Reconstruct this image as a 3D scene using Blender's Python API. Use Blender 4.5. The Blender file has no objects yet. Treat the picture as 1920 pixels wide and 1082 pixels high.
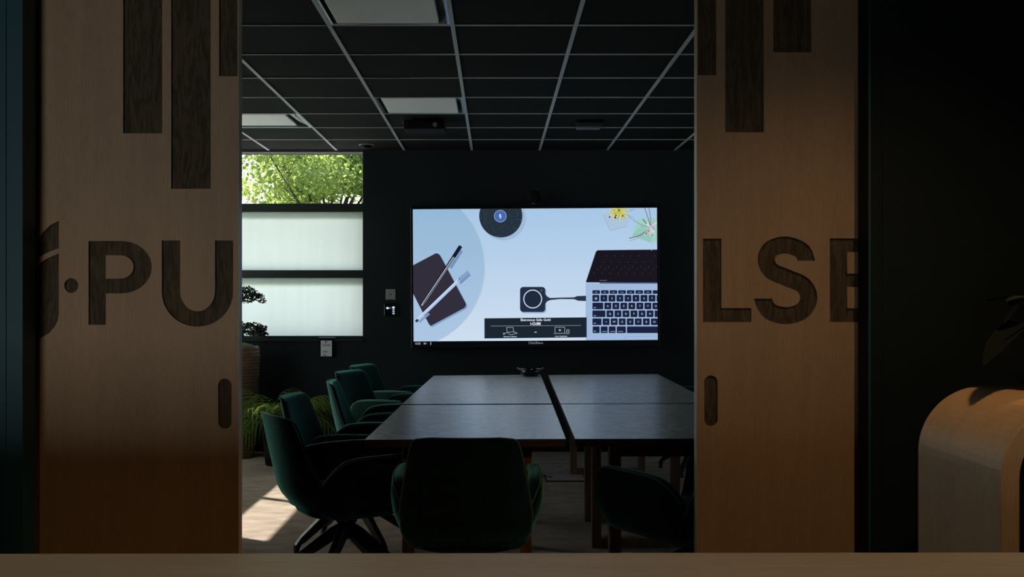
import bpy, bmesh, math, random
from mathutils import Vector, Matrix
C = bpy.context.scene.collection
S = bpy.context.scene
PI = math.pi
random.seed(7)

# ---------------------------------------------------------------- camera, world, sun, lobby lights and fills, exposure
F = 1972.0; VX, VY = 929.0, 566.0; H = 1.325
cam_d = bpy.data.cameras.new('camera'); cam = bpy.data.objects.new('camera', cam_d); C.objects.link(cam)
cam.location = (0, 0, H); cam.rotation_euler = (PI/2, 0, 0)
cam_d.sensor_width = 36; cam_d.lens = F/1920*36
cam_d.shift_x = (960-VX)/1920; cam_d.shift_y = -(541-VY)/1920
cam_d.clip_start = 0.05; cam_d.clip_end = 200
S.camera = cam
S.view_settings.view_transform = 'Standard'; S.view_settings.look = 'None'
S.view_settings.exposure = 0.0; S.view_settings.gamma = 1.0; S.view_settings.use_curve_mapping = False
S.cycles.use_denoising = True
S.cycles.max_bounces = 10; S.cycles.diffuse_bounces = 6; S.cycles.glossy_bounces = 4; S.cycles.transparent_max_bounces = 16
S.cycles.sample_clamp_indirect = 6.0

w = bpy.data.worlds.new('sky'); S.world = w; w.use_nodes = True
nt = w.node_tree; bg = nt.nodes['Background']
sky = nt.nodes.new('ShaderNodeTexSky'); sky.sky_type = 'NISHITA'; sky.sun_disc = False
sky.sun_elevation = math.radians(49); sky.sun_rotation = math.radians(-59); sky.air_density = 1.2; sky.dust_density = 2.5
nt.links.new(sky.outputs[0], bg.inputs[0]); bg.inputs[1].default_value = 0.62

def light(name, kind, loc, energy, color, aim=None, **kw):
    d = bpy.data.lights.new(name, kind); o = bpy.data.objects.new(name, d); C.objects.link(o)
    d.energy = energy; d.color = color; o.location = loc
    for k, v in kw.items(): setattr(d, k, v)
    if aim is not None: o.rotation_euler = (Vector(aim)-Vector(loc)).to_track_quat('-Z', 'Y').to_euler()
    return o
SUN_DIR = Vector((1, -0.6, -1.35))
sun = light('sun', 'SUN', (-8, 12, 12), 16.0, (1.0, 0.93, 0.85), angle=math.radians(0.6))
sun.rotation_euler = SUN_DIR.to_track_quat('-Z', 'Y').to_euler()
# area lamp added behind the camera, standing in for unseen lobby daylight
light('daylight_fill', 'AREA', (-2.3, -6.2, 0.74), 13, (0.92, 0.93, 0.92), aim=(-1.95, 3.2, 1.35), shape='RECTANGLE', size=1.6, size_y=1.4, spread=math.radians(48))
# warm spotlight over the curved console, lobby right
light('console_spot', 'SPOT', (2.40, 2.20, 1.90), 85, (1.0, 0.56, 0.22), aim=(1.15, 2.15, 1.1), spot_size=math.radians(54), spot_blend=0.7, shadow_soft_size=0.03)
light('door_fill_spot', 'SPOT', (1.06, 1.4, 2.55), 46, (1.0, 0.62, 0.32), aim=(1.02, 3.2, 0.70), spot_size=math.radians(62), spot_blend=1.0, shadow_soft_size=0.06)  # added warm fill aimed at the right door, no fitting seen
light('door_fill_spot', 'SPOT', (-1.30, 1.2, 2.4), 13, (1.0, 0.60, 0.28), aim=(-1.10, 3.2, 0.6), spot_size=math.radians(52), spot_blend=1.0, shadow_soft_size=0.06)  # second warm fill, added to lift the lower left door
light('counter_fill', 'AREA', (0, 1.38, 2.6), 2.5, (1.0, 0.92, 0.78), aim=(0, 1.381, 0), shape='RECTANGLE', size=3.4, size_y=0.06, spread=math.radians(60))  # unseen strip light added to brighten the counter top

# ---------------------------------------------------------------- helpers
def P(px, py, Y): return Vector(((px-VX)/F*Y, Y, H-(py-VY)/F*Y))

def lerp_tab(tab, x):
    if x <= tab[0][0]: return tab[0][1]
    for (a, fa), (b, fb) in zip(tab, tab[1:]):
        if x <= b:
            t = (x-a)/(b-a); return fa+(fb-fa)*t
    return tab[-1][1]

def smooth_tab(tab, x):
    if x <= tab[0][0]: return tab[0][1]
    if x >= tab[-1][0]: return tab[-1][1]
    n = len(tab)
    for i in range(n-1):
        if x <= tab[i+1][0]:
            x0, y0 = tab[i]; x1, y1 = tab[i+1]
            def sl(k):
                if k == 0: return (tab[1][1]-tab[0][1])/(tab[1][0]-tab[0][0])
                if k == n-1: return (tab[-1][1]-tab[-2][1])/(tab[-1][0]-tab[-2][0])
                a = (tab[k][1]-tab[k-1][1])/(tab[k][0]-tab[k-1][0]); b = (tab[k+1][1]-tab[k][1])/(tab[k+1][0]-tab[k][0])
                return 0 if a*b <= 0 else 2*a*b/(a+b)
            h = x1-x0; t = (x-x0)/h
            return (2*t**3-3*t*t+1)*y0+(t**3-2*t*t+t)*h*sl(i)+(-2*t**3+3*t*t)*y1+(t**3-t*t)*h*sl(i+1)

class MB:
    def __init__(s): s.v = []; s.f = []; s.m = []
    def add(s, vs, fs, mi=0):
        o = len(s.v); s.v += [tuple(v) for v in vs]; s.f += [tuple(i+o for i in f) for f in fs]; s.m += [mi]*len(fs)
    def box(s, a, b, mi=0):
        x0, y0, z0 = a; x1, y1, z1 = b
        s.add([(x0,y0,z0),(x1,y0,z0),(x1,y1,z0),(x0,y1,z0),(x0,y0,z1),(x1,y0,z1),(x1,y1,z1),(x0,y1,z1)],
              [(0,3,2,1),(4,5,6,7),(0,1,5,4),(1,2,6,5),(2,3,7,6),(3,0,4,7)], mi)
    def loft(s, loops, cap=True, closed=True, mi=0):
        n = len(loops[0]); vs = [p for L in loops for p in L]; fs = []
        for i in range(len(loops)-1):
            for j in range(n if closed else n-1):
                k = (j+1) % n
                fs.append((i*n+j, i*n+k, (i+1)*n+k, (i+1)*n+j))
        if cap: fs.append(tuple(range(n))[::-1]); fs.append(tuple((len(loops)-1)*n+j for j in range(n)))
        s.add(vs, fs, mi)
    def tube(s, path, r, n=8, cap=True, mi=0):
        path = [Vector(p) for p in path]; loops = []
        up = Vector((0, 0, 1))
        for i, p in enumerate(path):
            t = (path[min(i+1, len(path)-1)]-path[max(i-1, 0)]).normalized()
            a = t.cross(up)
            if a.length < 1e-3: a = t.cross(Vector((0, 1, 0)))
            a.normalize(); b = t.cross(a).normalized()
            rr = r[i] if isinstance(r, (list, tuple)) else r
            loops.append([p+a*math.cos(2*PI*k/n)*rr+b*math.sin(2*PI*k/n)*rr for k in range(n)])
        s.loft(loops, cap, mi=mi)
    def lathe(s, prof, n=32, c=(0, 0, 0), mi=0):
        s.loft([[(c[0]+r*math.cos(2*PI*k/n), c[1]+r*math.sin(2*PI*k/n), c[2]+z) for k in range(n)] for r, z in prof], True, mi=mi)
    def extrude_poly(s, pts, z0, z1, mi=0):      # pts CCW in XY
        n = len(pts)
        s.add([(x, y, z0) for x, y in pts]+[(x, y, z1) for x, y in pts],
              [tuple(range(n))[::-1], tuple(range(n, 2*n))]+[(i, (i+1) % n, n+(i+1) % n, n+i) for i in range(n)], mi)
    def build(s, name, mats, parent=None, smooth=False, bevel=0, loc=None, fix=True):
        me = bpy.data.meshes.new(name); me.from_pydata(s.v, [], s.f); me.update()
        if not isinstance(mats, (list, tuple)): mats = [mats]
        for m in mats: me.materials.append(m)
        for p, mi in zip(me.polygons, s.m): p.material_index = mi
        if fix:
            bm = bmesh.new(); bm.from_mesh(me); bmesh.ops.recalc_face_normals(bm, faces=bm.faces); bm.to_mesh(me); bm.free()
        if smooth:
            me.polygons.foreach_set('use_smooth', [True]*len(me.polygons))
        o = bpy.data.objects.new(name, me); C.objects.link(o)
        if parent: o.parent = parent
        if loc: o.location = loc
        if bevel:
            b = o.modifiers.new('bevel', 'BEVEL'); b.width = bevel; b.segments = 2; b.limit_method = 'ANGLE'; b.angle_limit = math.radians(40)
        return o

def empty(name, loc=(0, 0, 0), rz=0):
    o = bpy.data.objects.new(name, None); C.objects.link(o); o.location = loc; o.rotation_euler = (0, 0, rz); o.empty_display_size = 0.1
    return o
def tag(o, label, cat, group=None):
    o['label'] = label; o['category'] = cat
    if group: o['group'] = group
    return o
def struct(o): o['kind'] = 'structure'; return o
def copy_tree(o, parent=None):
    c = o.copy(); C.objects.link(c); c.parent = parent
    for ch in list(o.children): copy_tree(ch, c)
    return c

# ---------------------------------------------------------------- materials
def mat(name, col, rough=0.6, metal=0.0, spec=0.5, noise=0.0, nscale=20, bump=0.0, bscale=60, sheen=0, sheen_tint=None, stretch=(1, 1, 1)):
    m = bpy.data.materials.new(name); m.use_nodes = True; n = m.node_tree.nodes; L = m.node_tree.links
    b = n['Principled BSDF']; b.inputs['Base Color'].default_value = (*col, 1); b.inputs['Roughness'].default_value = rough
    b.inputs['Metallic'].default_value = metal; b.inputs['Specular IOR Level'].default_value = spec
    if sheen:
        b.inputs['Sheen Weight'].default_value = sheen; b.inputs['Sheen Roughness'].default_value = 0.35
        b.inputs['Sheen Tint'].default_value = (*(sheen_tint or col), 1)
    tc = n.new('ShaderNodeTexCoord'); mp = n.new('ShaderNodeMapping'); mp.inputs['Scale'].default_value = stretch
    L.new(tc.outputs['Object'], mp.inputs[0])
    if noise:
        t = n.new('ShaderNodeTexNoise'); t.inputs['Scale'].default_value = nscale; t.inputs['Detail'].default_value = 6
        L.new(mp.outputs[0], t.inputs['Vector'])
        r = n.new('ShaderNodeMapRange'); r.inputs[1].default_value = 0.3; r.inputs[2].default_value = 0.7
        r.inputs[3].default_value = 1-noise; r.inputs[4].default_value = 1+noise
        L.new(t.outputs[0], r.inputs[0])
        mx = n.new('ShaderNodeMix'); mx.data_type = 'RGBA'; mx.blend_type = 'MULTIPLY'; mx.inputs[0].default_value = 1
        mx.inputs[6].default_value = (*col, 1); L.new(r.outputs[0], mx.inputs[7]); L.new(mx.outputs[2], b.inputs['Base Color'])
    if bump:
        t2 = n.new('ShaderNodeTexNoise'); t2.inputs['Scale'].default_value = bscale; t2.inputs['Detail'].default_value = 4
        L.new(mp.outputs[0], t2.inputs['Vector'])
        bp = n.new('ShaderNodeBump'); bp.inputs['Strength'].default_value = bump; bp.inputs['Distance'].default_value = 0.004
        L.new(t2.outputs[0], bp.inputs['Height']); L.new(bp.outputs[0], b.inputs['Normal'])
    return m

def wood(name, c1, c2, stretch, scale=3.0, rough=0.5, spec=0.4, bump=0.15, detail=10, waves=6.0, amp=0.16):
    m = bpy.data.materials.new(name); m.use_nodes = True; n = m.node_tree.nodes; L = m.node_tree.links
    b = n['Principled BSDF']; b.inputs['Roughness'].default_value = rough; b.inputs['Specular IOR Level'].default_value = spec
    tc = n.new('ShaderNodeTexCoord'); mp = n.new('ShaderNodeMapping'); mp.inputs['Scale'].default_value = stretch
    L.new(tc.outputs['Object'], mp.inputs[0])
    big = n.new('ShaderNodeTexNoise'); big.inputs['Scale'].default_value = scale; big.inputs['Detail'].default_value = 3; big.inputs['Distortion'].default_value = 0.6
    L.new(mp.outputs[0], big.inputs['Vector'])
    mul = n.new('ShaderNodeMath'); mul.operation = 'MULTIPLY'; mul.inputs[1].default_value = waves*6.28; L.new(big.outputs[0], mul.inputs[0])
    sn = n.new('ShaderNodeMath'); sn.operation = 'SINE'; L.new(mul.outputs[0], sn.inputs[0])
    fine = n.new('ShaderNodeTexNoise'); fine.inputs['Scale'].default_value = scale*14; fine.inputs['Detail'].default_value = detail; fine.inputs['Roughness'].default_value = 0.7
    L.new(mp.outputs[0], fine.inputs['Vector'])
    a = n.new('ShaderNodeMath'); a.operation = 'MULTIPLY_ADD'; a.inputs[1].default_value = amp; L.new(sn.outputs[0], a.inputs[0]); L.new(fine.outputs[0], a.inputs[2])
    cr = n.new('ShaderNodeValToRGB'); cr.color_ramp.elements[0].position = 0.25; cr.color_ramp.elements[1].position = 0.75
    cr.color_ramp.elements[0].color = (*c1, 1); cr.color_ramp.elements[1].color = (*c2, 1)
    L.new(a.outputs[0], cr.inputs[0]); L.new(cr.outputs[0], b.inputs['Base Color'])
    bp = n.new('ShaderNodeBump'); bp.inputs['Strength'].default_value = bump; bp.inputs['Distance'].default_value = 0.002
    L.new(a.outputs[0], bp.inputs['Height']); L.new(bp.outputs[0], b.inputs['Normal'])
    return m

def emit(name, col, k=1.0):
    m = bpy.data.materials.new(name); m.use_nodes = True; n = m.node_tree.nodes; n.clear()
    e = n.new('ShaderNodeEmission'); e.inputs[0].default_value = (*col, 1); e.inputs[1].default_value = k
    o = n.new('ShaderNodeOutputMaterial'); m.node_tree.links.new(e.outputs[0], o.inputs[0]); return m
def srgb(r, g, b):
    return tuple(((c/255)/12.92 if c/255 <= 0.04045 else ((c/255+0.055)/1.055)**2.4) for c in (r, g, b))

def glass(name, tint=(0.96, 0.98, 0.97), refl=0.06):
    m = bpy.data.materials.new(name); m.use_nodes = True; n = m.node_tree.nodes; L = m.node_tree.links; n.clear()
    t = n.new('ShaderNodeBsdfTransparent'); t.inputs[0].default_value = (*tint, 1)
    g = n.new('ShaderNodeBsdfGlossy'); g.inputs['Roughness'].default_value = 0.02
    x = n.new('ShaderNodeMixShader'); x.inputs[0].default_value = refl
    o = n.new('ShaderNodeOutputMaterial'); L.new(t.outputs[0], x.inputs[1]); L.new(g.outputs[0], x.inputs[2]); L.new(x.outputs[0], o.inputs[0]); return m

def fabric_trans(name, dcol, tcol, fac=0.5, hv=(1, 1, 1), amount=0.03):
    m = bpy.data.materials.new(name); m.use_nodes = True; n = m.node_tree.nodes; L = m.node_tree.links; n.clear()
    d = n.new('ShaderNodeBsdfDiffuse'); d.inputs[0].default_value = (*dcol, 1)
    t = n.new('ShaderNodeBsdfTranslucent'); t.inputs[0].default_value = (*tcol, 1)
    if amount:
        tc = n.new('ShaderNodeTexCoord'); mp = n.new('ShaderNodeMapping'); mp.inputs['Scale'].default_value = hv
        nz = n.new('ShaderNodeTexNoise'); nz.inputs['Scale'].default_value = 4
        L.new(tc.outputs['Object'], mp.inputs[0]); L.new(mp.outputs[0], nz.inputs['Vector'])
        r = n.new('ShaderNodeMapRange'); r.inputs[1].default_value = 0.3; r.inputs[2].default_value = 0.7; r.inputs[3].default_value = 1-amount; r.inputs[4].default_value = 1+amount
        L.new(nz.outputs[0], r.inputs[0])
        mx = n.new('ShaderNodeMix'); mx.data_type = 'RGBA'; mx.blend_type = 'MULTIPLY'; mx.inputs[0].default_value = 1
        mx.inputs[6].default_value = (*tcol, 1); L.new(r.outputs[0], mx.inputs[7]); L.new(mx.outputs[2], t.inputs[0])
    x = n.new('ShaderNodeMixShader'); x.inputs[0].default_value = fac
    o = n.new('ShaderNodeOutputMaterial'); L.new(d.outputs[0], x.inputs[1]); L.new(t.outputs[0], x.inputs[2]); L.new(x.outputs[0], o.inputs[0]); return m

M = {}
M['door'] = wood('door_oak', (0.205, 0.137, 0.078), (0.315, 0.22, 0.13), (9, 9, 0.6), 2.2, rough=0.55, spec=0.3, waves=2, amp=0.05)
M['engraved'] = wood('engraved_oak', (0.024, 0.018, 0.010), (0.082, 0.062, 0.035), (9, 9, 1.1), 2.6, rough=0.75, spec=0.2, bump=0.6, waves=7, amp=0.12)
M['counter'] = wood('counter_oak', (0.19, 0.15, 0.10), (0.31, 0.25, 0.175), (0.5, 8, 8), 2.5, rough=0.42, spec=0.5, waves=3, amp=0.06)
M['console'] = wood('console_oak', (0.42, 0.27, 0.135), (0.60, 0.41, 0.225), (9, 9, 0.6), 2.5, rough=0.5, spec=0.3, waves=2, amp=0.05)
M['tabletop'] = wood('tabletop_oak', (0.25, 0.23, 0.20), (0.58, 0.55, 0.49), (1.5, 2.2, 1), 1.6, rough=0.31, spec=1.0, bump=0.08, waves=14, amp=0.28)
_b = M['tabletop'].node_tree.nodes['Principled BSDF']; _b.inputs['Coat Weight'].default_value = 0.5; _b.inputs['Coat Roughness'].default_value = 0.28
M['table_leg'] = wood('table_leg_oak', (0.10, 0.045, 0.025), (0.21, 0.10, 0.055), (5, 5, 0.6), 2.5, rough=0.5, waves=4)
M['navy'] = mat('navy_panel_paint', (0.007, 0.050, 0.070), 0.5, spec=0.3)
M['dark_teal'] = mat('dark_teal_paint', (0.0035, 0.0085, 0.009), 0.7, spec=0.15)
M['dark_wall'] = mat('charcoal_wall_paint', (0.014, 0.018, 0.021), 0.75, spec=0.15, noise=0.15, nscale=90)
M['pale_wall'] = mat('grey_wall_paint', (0.20, 0.20, 0.19), 0.8, spec=0.2)
M['tile'] = mat('black_ceiling_tile', (0.0075, 0.0085, 0.007), 0.95, spec=0.1, noise=0.25, nscale=160)
M['grid'] = mat('ceiling_grid_metal', (0.42, 0.44, 0.43), 0.5, metal=0.0, spec=0.25)
M['tray'] = mat('light_tray_metal', (0.25, 0.30, 0.31), 0.3, metal=0.8)
M['diffuser'] = mat('light_diffuser', (0.80, 0.81, 0.78), 0.6, spec=0.3)
M['black'] = mat('black_plastic', (0.006, 0.006, 0.007), 0.8, spec=0.15)
M['black_gloss'] = mat('black_gloss', (0.006, 0.006, 0.008), 0.12)
M['black_metal'] = mat('black_metal', (0.008, 0.009, 0.010), 0.4, metal=0.2)
M['frame'] = mat('dark_window_frame', (0.012, 0.016, 0.014), 0.5, spec=0.3)
M['velvet'] = mat('green_velvet', (0.004, 0.021, 0.018), 0.9, spec=0.1, sheen=1.0, sheen_tint=(0.27, 0.80, 0.68), noise=0.35, nscale=25, bump=0.25, bscale=300)
M['piping'] = mat('green_piping', (0.10, 0.15, 0.13), 0.7, spec=0.3, sheen=0.6, sheen_tint=(0.5, 0.8, 0.7))
M['floor'] = mat('taupe_carpet', (0.225, 0.18, 0.145), 0.95, spec=0.1, noise=0.26, nscale=7, bump=0.5, bscale=140, stretch=(0.8, 1.5, 1))
M['glass'] = glass('window_glass')
M['acrylic'] = glass('clear_acrylic', (0.88, 0.90, 0.90), 0.12)
M['blind'] = fabric_trans('roller_blind_fabric', (0.60, 0.62, 0.58), (0.78, 0.85, 0.81), 0.58, (4, 4, 0.3), 0.03)
M['leaf'] = fabric_trans('tree_leaf', (0.14, 0.21, 0.07), (0.42, 0.52, 0.15), 0.5, (1, 1, 1), 0.45)
M['fern'] = fabric_trans('fern_leaf', (0.09, 0.14, 0.035), (0.15, 0.22, 0.045), 0.35, (6, 6, 6), 0.3)
M['bonsai'] = mat('dark_bonsai_leaf', (0.018, 0.028, 0.014), 0.6, noise=0.4, nscale=20)
M['moss'] = mat('green_moss', (0.09, 0.2, 0.03), 0.9)
M['bark'] = mat('bark', (0.06, 0.045, 0.03), 0.9, noise=0.4, nscale=10)
M['rattan'] = mat('brown_ribbed_clay', (0.20, 0.095, 0.045), 0.5, noise=0.4, nscale=18, stretch=(1, 1, 8))
M['soil'] = mat('soil', (0.02, 0.014, 0.01), 1.0)
M['paper'] = mat('white_paper', (0.62, 0.64, 0.64), 0.8)
M['ink'] = mat('dark_ink', (0.03, 0.03, 0.035), 0.8)
M['steel'] = mat('grey_switch_plate', (0.30, 0.30, 0.28), 0.5, metal=0.2)
M['grass'] = mat('pale_gravel', (0.36, 0.36, 0.33), 1.0, noise=0.2, nscale=2)
M['pot_black'] = mat('black_ceramic', (0.005, 0.0055, 0.005), 0.75, spec=0.15)
M['house_leaf'] = mat('dark_houseplant_leaf', (0.006, 0.010, 0.006), 0.7, spec=0.15)
M['brass_lens'] = mat('lens_glass', (0.15, 0.15, 0.17), 0.1, metal=0.7)

# ---------------------------------------------------------------- room shell
XL, XR, YB, ZC = -3.20, 3.6, 9.30, 2.67
def wall(name, boxes, m):
    b = MB()
    for a, c in boxes: b.box(a, c)
    return struct(b.build(name, m))
wall('floor', [((-4.2, -7.2, -0.1), (4.2, YB, 0))], M['floor'])
WX0, WX1 = -2.95, -1.17
zt1, zt0, zb1, zb0, zc1, zc0 = 2.66, 2.197, 2.124, 1.606, 1.537, 1.023
wall('wall_back', [((XL, YB, 0), (XR, YB+0.25, zc0-0.03)), ((XL, YB, zt1), (XR, YB+0.25, 3.1)), ((XL, YB, zc0-0.03), (WX0, YB+0.25, zt1)), ((WX1, YB, zc0-0.03), (XR, YB+0.25, zt1))], M['dark_wall'])
# left wall, thin, with two window openings
LX0, LX1 = XL-0.04, XL
A0, A1, B0, B1 = 6.98, 9.08, 6.1, 6.78
wall('wall_left', [((LX0, 3.17, 0), (LX1, YB+0.25, 0.55)), ((LX0, 3.17, zt1), (LX1, YB+0.25, 3.1)), ((LX0, 3.17, 0.55), (LX1, B0, zt1)), ((LX0, B1, 0.55), (LX1, A0, zt1)), ((LX0, A1, 0.55), (LX1, YB+0.25, zt1))], M['pale_wall'])
R0, R1, zr = 3.6, 8.6, 0.7
wall('wall_right', [((XR, 3.17, 0), (XR+0.04, YB+0.25, zr)), ((XR, 3.17, zt0), (XR+0.04, YB+0.25, 3.1)), ((XR, 3.17, zr), (XR+0.04, R0, zt0)), ((XR, R1, zr), (XR+0.04, YB+0.25, zt0))], M['pale_wall'])
# partition between lobby and meeting room: the sliding doors run behind it
YP0, YP1 = 3.08, 3.165
xl = (66-VX)/F*YP1; xr = (1609-VX)/F*YP1
wall('wall_front_left', [((-4.2, YP0, 0), (xl, YP1, 3.1))], M['navy'])
wall('wall_front_right', [((xr, YP0, 0), (4.2, YP1, 3.1))], M['dark_teal'])
wall('wall_front_header', [((xl, YP0, 2.42), (xr, YP1, 3.1))], M['dark_teal'])
wall('trim_1', [((P(9, 0, YP0).x, YP0-0.004, 0), (P(12, 0, YP0).x, YP0, 3.0))], M['navy'])
wall('trim_2', [((xr, YP0-0.004, 0), (xr+0.006, YP0, 3.0))], M['navy'])
wall('trim_3', [((P(1654, 0, YP0).x, YP0-0.003, 0), (P(1657, 0, YP0).x, YP0, 3.0))], M['dark_teal'])
wall('wall_lobby_left', [((-4.3, -7.2, 0), (-4.2, YP0, 3.1))], M['dark_teal'])
wall('wall_lobby_right', [((4.2, -7.2, 0), (4.3, YP0, 3.1))], M['dark_teal'])
wall('wall_lobby_back', [((-4.3, -7.3, 0), (4.3, -7.2, 3.1))], M['dark_teal'])
wall('ceiling_lobby', [((-4.2, -7.2, 2.75), (4.2, YP0, 2.85))], M['dark_teal'])
wall('roof_and_added_eave', [((-4.4, -7.4, 3.1), (4.4, YP1, 3.2)), ((LX0, YP1, 3.1), (XR+0.1, YB+0.25, 3.2)), ((-5.2, YB+0.25, 2.98), (XR, YB+1.75, 3.1))], M['pale_wall'])  # last box: eave added out of view to keep sun off the back window
wall('ground', [((-60, YB+0.26, -0.35), (60, 80, -0.3)), ((-60, -20, -0.35), (-4.5, YB+0.26, -0.3)), ((4.5, -20, -0.35), (60, YB+0.26, -0.3))], M['grass'])
wall('baseboard_back', [((XL, YB-0.012, 0), (XR, YB, 0.08))], M['black'])

# ceiling tiles, grid, light fittings
GX = [-0.807+0.5985*k for k in range(-4, 8)]; GX = [x for x in GX if XL < x < XR]
GY = [5.105+0.5995*k for k in range(-3, 7)]
xs = [XL]+GX+[XR]; ys = [YP1]+GY+[YB]
def near(a, b): return abs(a-b) < 0.02
lights_at = [(-0.807, GY[2]), (-0.807, GY[6]), (-2.004, GY[7])]
b = MB()
for i in range(len(xs)-1):
    for j in range(len(ys)-1):
        if any(near(xs[i], lx) and near(ys[j], ly) for lx, ly in lights_at): continue
        b.box((xs[i], ys[j], ZC), (xs[i+1], ys[j+1], ZC+0.03))
ceil = struct(b.build('ceiling', M['tile']))
b = MB()
for x in GX: b.box((x-0.010, YP1, ZC-0.006), (x+0.010, YB, ZC-0.0005))
for y in GY: b.box((XL, y-0.006, ZC-0.005), (XR, y+0.006, ZC-0.0006))
struct(b.build('trim_4', M['grid']))
def ceiling_light(x, y, label, style):
    t = tag(empty('ceiling_light', (x+0.299, y+0.30, ZC)), label, 'ceiling light', 'square ceiling lights')
    b = MB()
    h = 0.288
    for s in (-1, 1):
        b.box((s*h-0.012, -h-0.01, -0.003), (s*h+0.012, h+0.01, 0.075)); b.box((-h+0.012, s*h-0.012, -0.003), (h-0.012, s*h+0.012, 0.075))
    b.box((-h, -h, 0.065), (h, h, 0.075)); b.build('tray', M['tray'], t)
    b = MB()
    if style == 0: b.box((-0.255, -0.262, -0.004), (0.235, 0.262, 0.02))
    elif style == 1: b.box((-0.25, -0.270, -0.004), (0.245, 0.270, 0.02))
    else: b.box((-0.27, -0.21, 0.004), (0.185, 0.25, 0.02))
    b.build('diffuser', M['diffuser'], t, bevel=0.004)
    if style == 2:
        b = MB()
        for k in range(3): b.tube([(0.20+0.02*k, -0.26, 0.03-0.008*k), (0.215+0.02*k, 0.26, 0.03-0.008*k)], 0.005, 6)
        b.build('reflector', M['tray'], t)
ceiling_light(-0.807, GY[2], 'square recessed ceiling light nearest the doors, cut by the top of the photo', 0)
ceiling_light(-0.807, GY[6], 'square recessed ceiling light above the left end of the table, beside the projector', 1)
ceiling_light(-2.004, GY[7], 'square recessed ceiling light closest to the window, half hidden by the left door', 2)
# ---------------------------------------------------------------- windows
def roller(name, parent, x0, x1, y, z0, z1, along='x'):
    b = MB()
    n = 2
    if along == 'x': b.add([(x0, y, z0), (x1, y, z0), (x1, y, z1), (x0, y, z1)], [(0, 1, 2, 3)])
    else: b.add([(y, x0, z0), (y, x1, z0), (y, x1, z1), (y, x0, z1)], [(0, 1, 2, 3)])
    return b.build(name, M['blind'], parent, fix=False)
win = struct(empty('window_1', (0, 0, 0)))
b = MB()
fy0, fy1 = YB+0.03, YB+0.10
for z0, z1 in ((zt0-0.073, zt0), (zc1, zb0), (zc0-0.028, zc0)): b.box((WX0, fy0, z0), (WX1, fy1, z1))
b.box((WX0, fy0, zt1-0.008), (WX1, fy1, zt1)); b.box((WX1-0.008, fy0, zc0), (WX1, fy1, zt1)); b.box((WX0, fy0, zc0), (WX0+0.05, fy1, zt1))
b.build('window_frame', M['frame'], win, bevel=0.003)
b = MB(); b.box((WX0, YB+0.06, zt0), (WX1, YB+0.066, zt1)); b.build('glass_pane', M['glass'], win)
for z0, z1 in ((zb1-0.518, zb1), (zc0, zc1)):
    b = MB(); b.box((WX0, YB+0.085, z0), (WX1, YB+0.091, z1)); b.build('glass_pane', M['glass'], win)
    roller('roller_blind', win, WX0+0.01, WX1-0.006, YB+0.055, z0, z1)
    b = MB(); b.box((WX0+0.01, YB+0.068, z1-0.062), (WX1-0.006, YB+0.078, z1)); b.build('blind_cassette', M['blind'], win)
b = MB(); b.box((WX0-0.03, YB-0.02, zc0-0.045), (WX1+0.012, YB+0.12, zc0-0.03)); b.build('window_sill', M['frame'], win, bevel=0.002)
for k, (a0, a1, clear) in enumerate(((A0, A1, True), (B0, B1, False))):
    wn = struct(empty('window_%d' % (k+2), (0, 0, 0)))
    b = MB(); m = (a0+a1)/2 if not clear else 8.09
    b.box((LX0, m-0.03, 0.55), (LX1, m+0.03, zt1)); b.box((LX0, a0, zt0-0.073), (LX1, a1, zt0)); b.box((LX0, a0, 0.55), (LX1, a1, 0.58))
    b.build('window_frame', M['frame'], wn)
    b = MB(); b.box((XL-0.032, a0, 0.55), (XL-0.028, a1, zt1)); b.build('glass_pane', M['glass'], wn)
    roller('roller_blind', wn, a0, a1, XL-0.012, 0.58, zt0-0.07 if clear else zt1, 'y')

wn = struct(empty('window_4', (0, 0, 0)))  # unseen window added to brighten the right side of the room
b = MB(); b.box((XR, 6.47, zr), (XR+0.04, 6.53, zt0)); b.box((XR, R0, zr), (XR+0.04, R1, zr+0.03)); b.build('window_frame', M['frame'], wn)
b = MB(); b.box((XR+0.028, R0, zr), (XR+0.032, R1, zt0)); b.build('glass_pane', M['glass'], wn)
roller('roller_blind', wn, R0, R1, XR+0.012, zr, zt0, 'y')

# ---------------------------------------------------------------- sliding doors with the engraved lettering
def catmull(pts, n=8):
    out = []
    for i in range(len(pts)-1):
        p0 = pts[max(i-1, 0)]; p1 = pts[i]; p2 = pts[i+1]; p3 = pts[min(i+2, len(pts)-1)]
        for k in range(n):
            t = k/n
            out.append(tuple(0.5*((2*p1[a])+(-p0[a]+p2[a])*t+(2*p0[a]-5*p1[a]+4*p2[a]-p3[a])*t*t+(-p0[a]+3*p1[a]-3*p2[a]+p3[a])*t**3) for a in (0, 1)))
    out.append(pts[-1]); return out
def arc(cx, cy, rx, ry, a0, a1, n=14, e=1.0):
    o = []
    for k in range(n+1):
        a = math.radians(a0+(a1-a0)*k/n); c, s = math.cos(a), math.sin(a)
        o.append((cx+rx*math.copysign(abs(c)**e, c), cy+ry*math.copysign(abs(s)**e, s)))
    return o
def stroke(pts, wd, cut0=None, cut1=None):
    L, R = [], []
    for i, p in enumerate(pts):
        a = pts[max(i-1, 0)]; c = pts[min(i+1, len(pts)-1)]
        dx, dy = c[0]-a[0], c[1]-a[1]
        if i == 0 and cut0: dx, dy = cut0
        if i == len(pts)-1 and cut1: dx, dy = cut1
        l = math.hypot(dx, dy); nx, ny = -dy/l*wd/2, dx/l*wd/2
        L.append((p[0]+nx, p[1]+ny)); R.append((p[0]-nx, p[1]-ny))
    return L+R[::-1]
def rect(x0, y0, x1, y1): return [(x0, y0), (x1, y0), (x1, y1), (x0, y1)]
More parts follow.
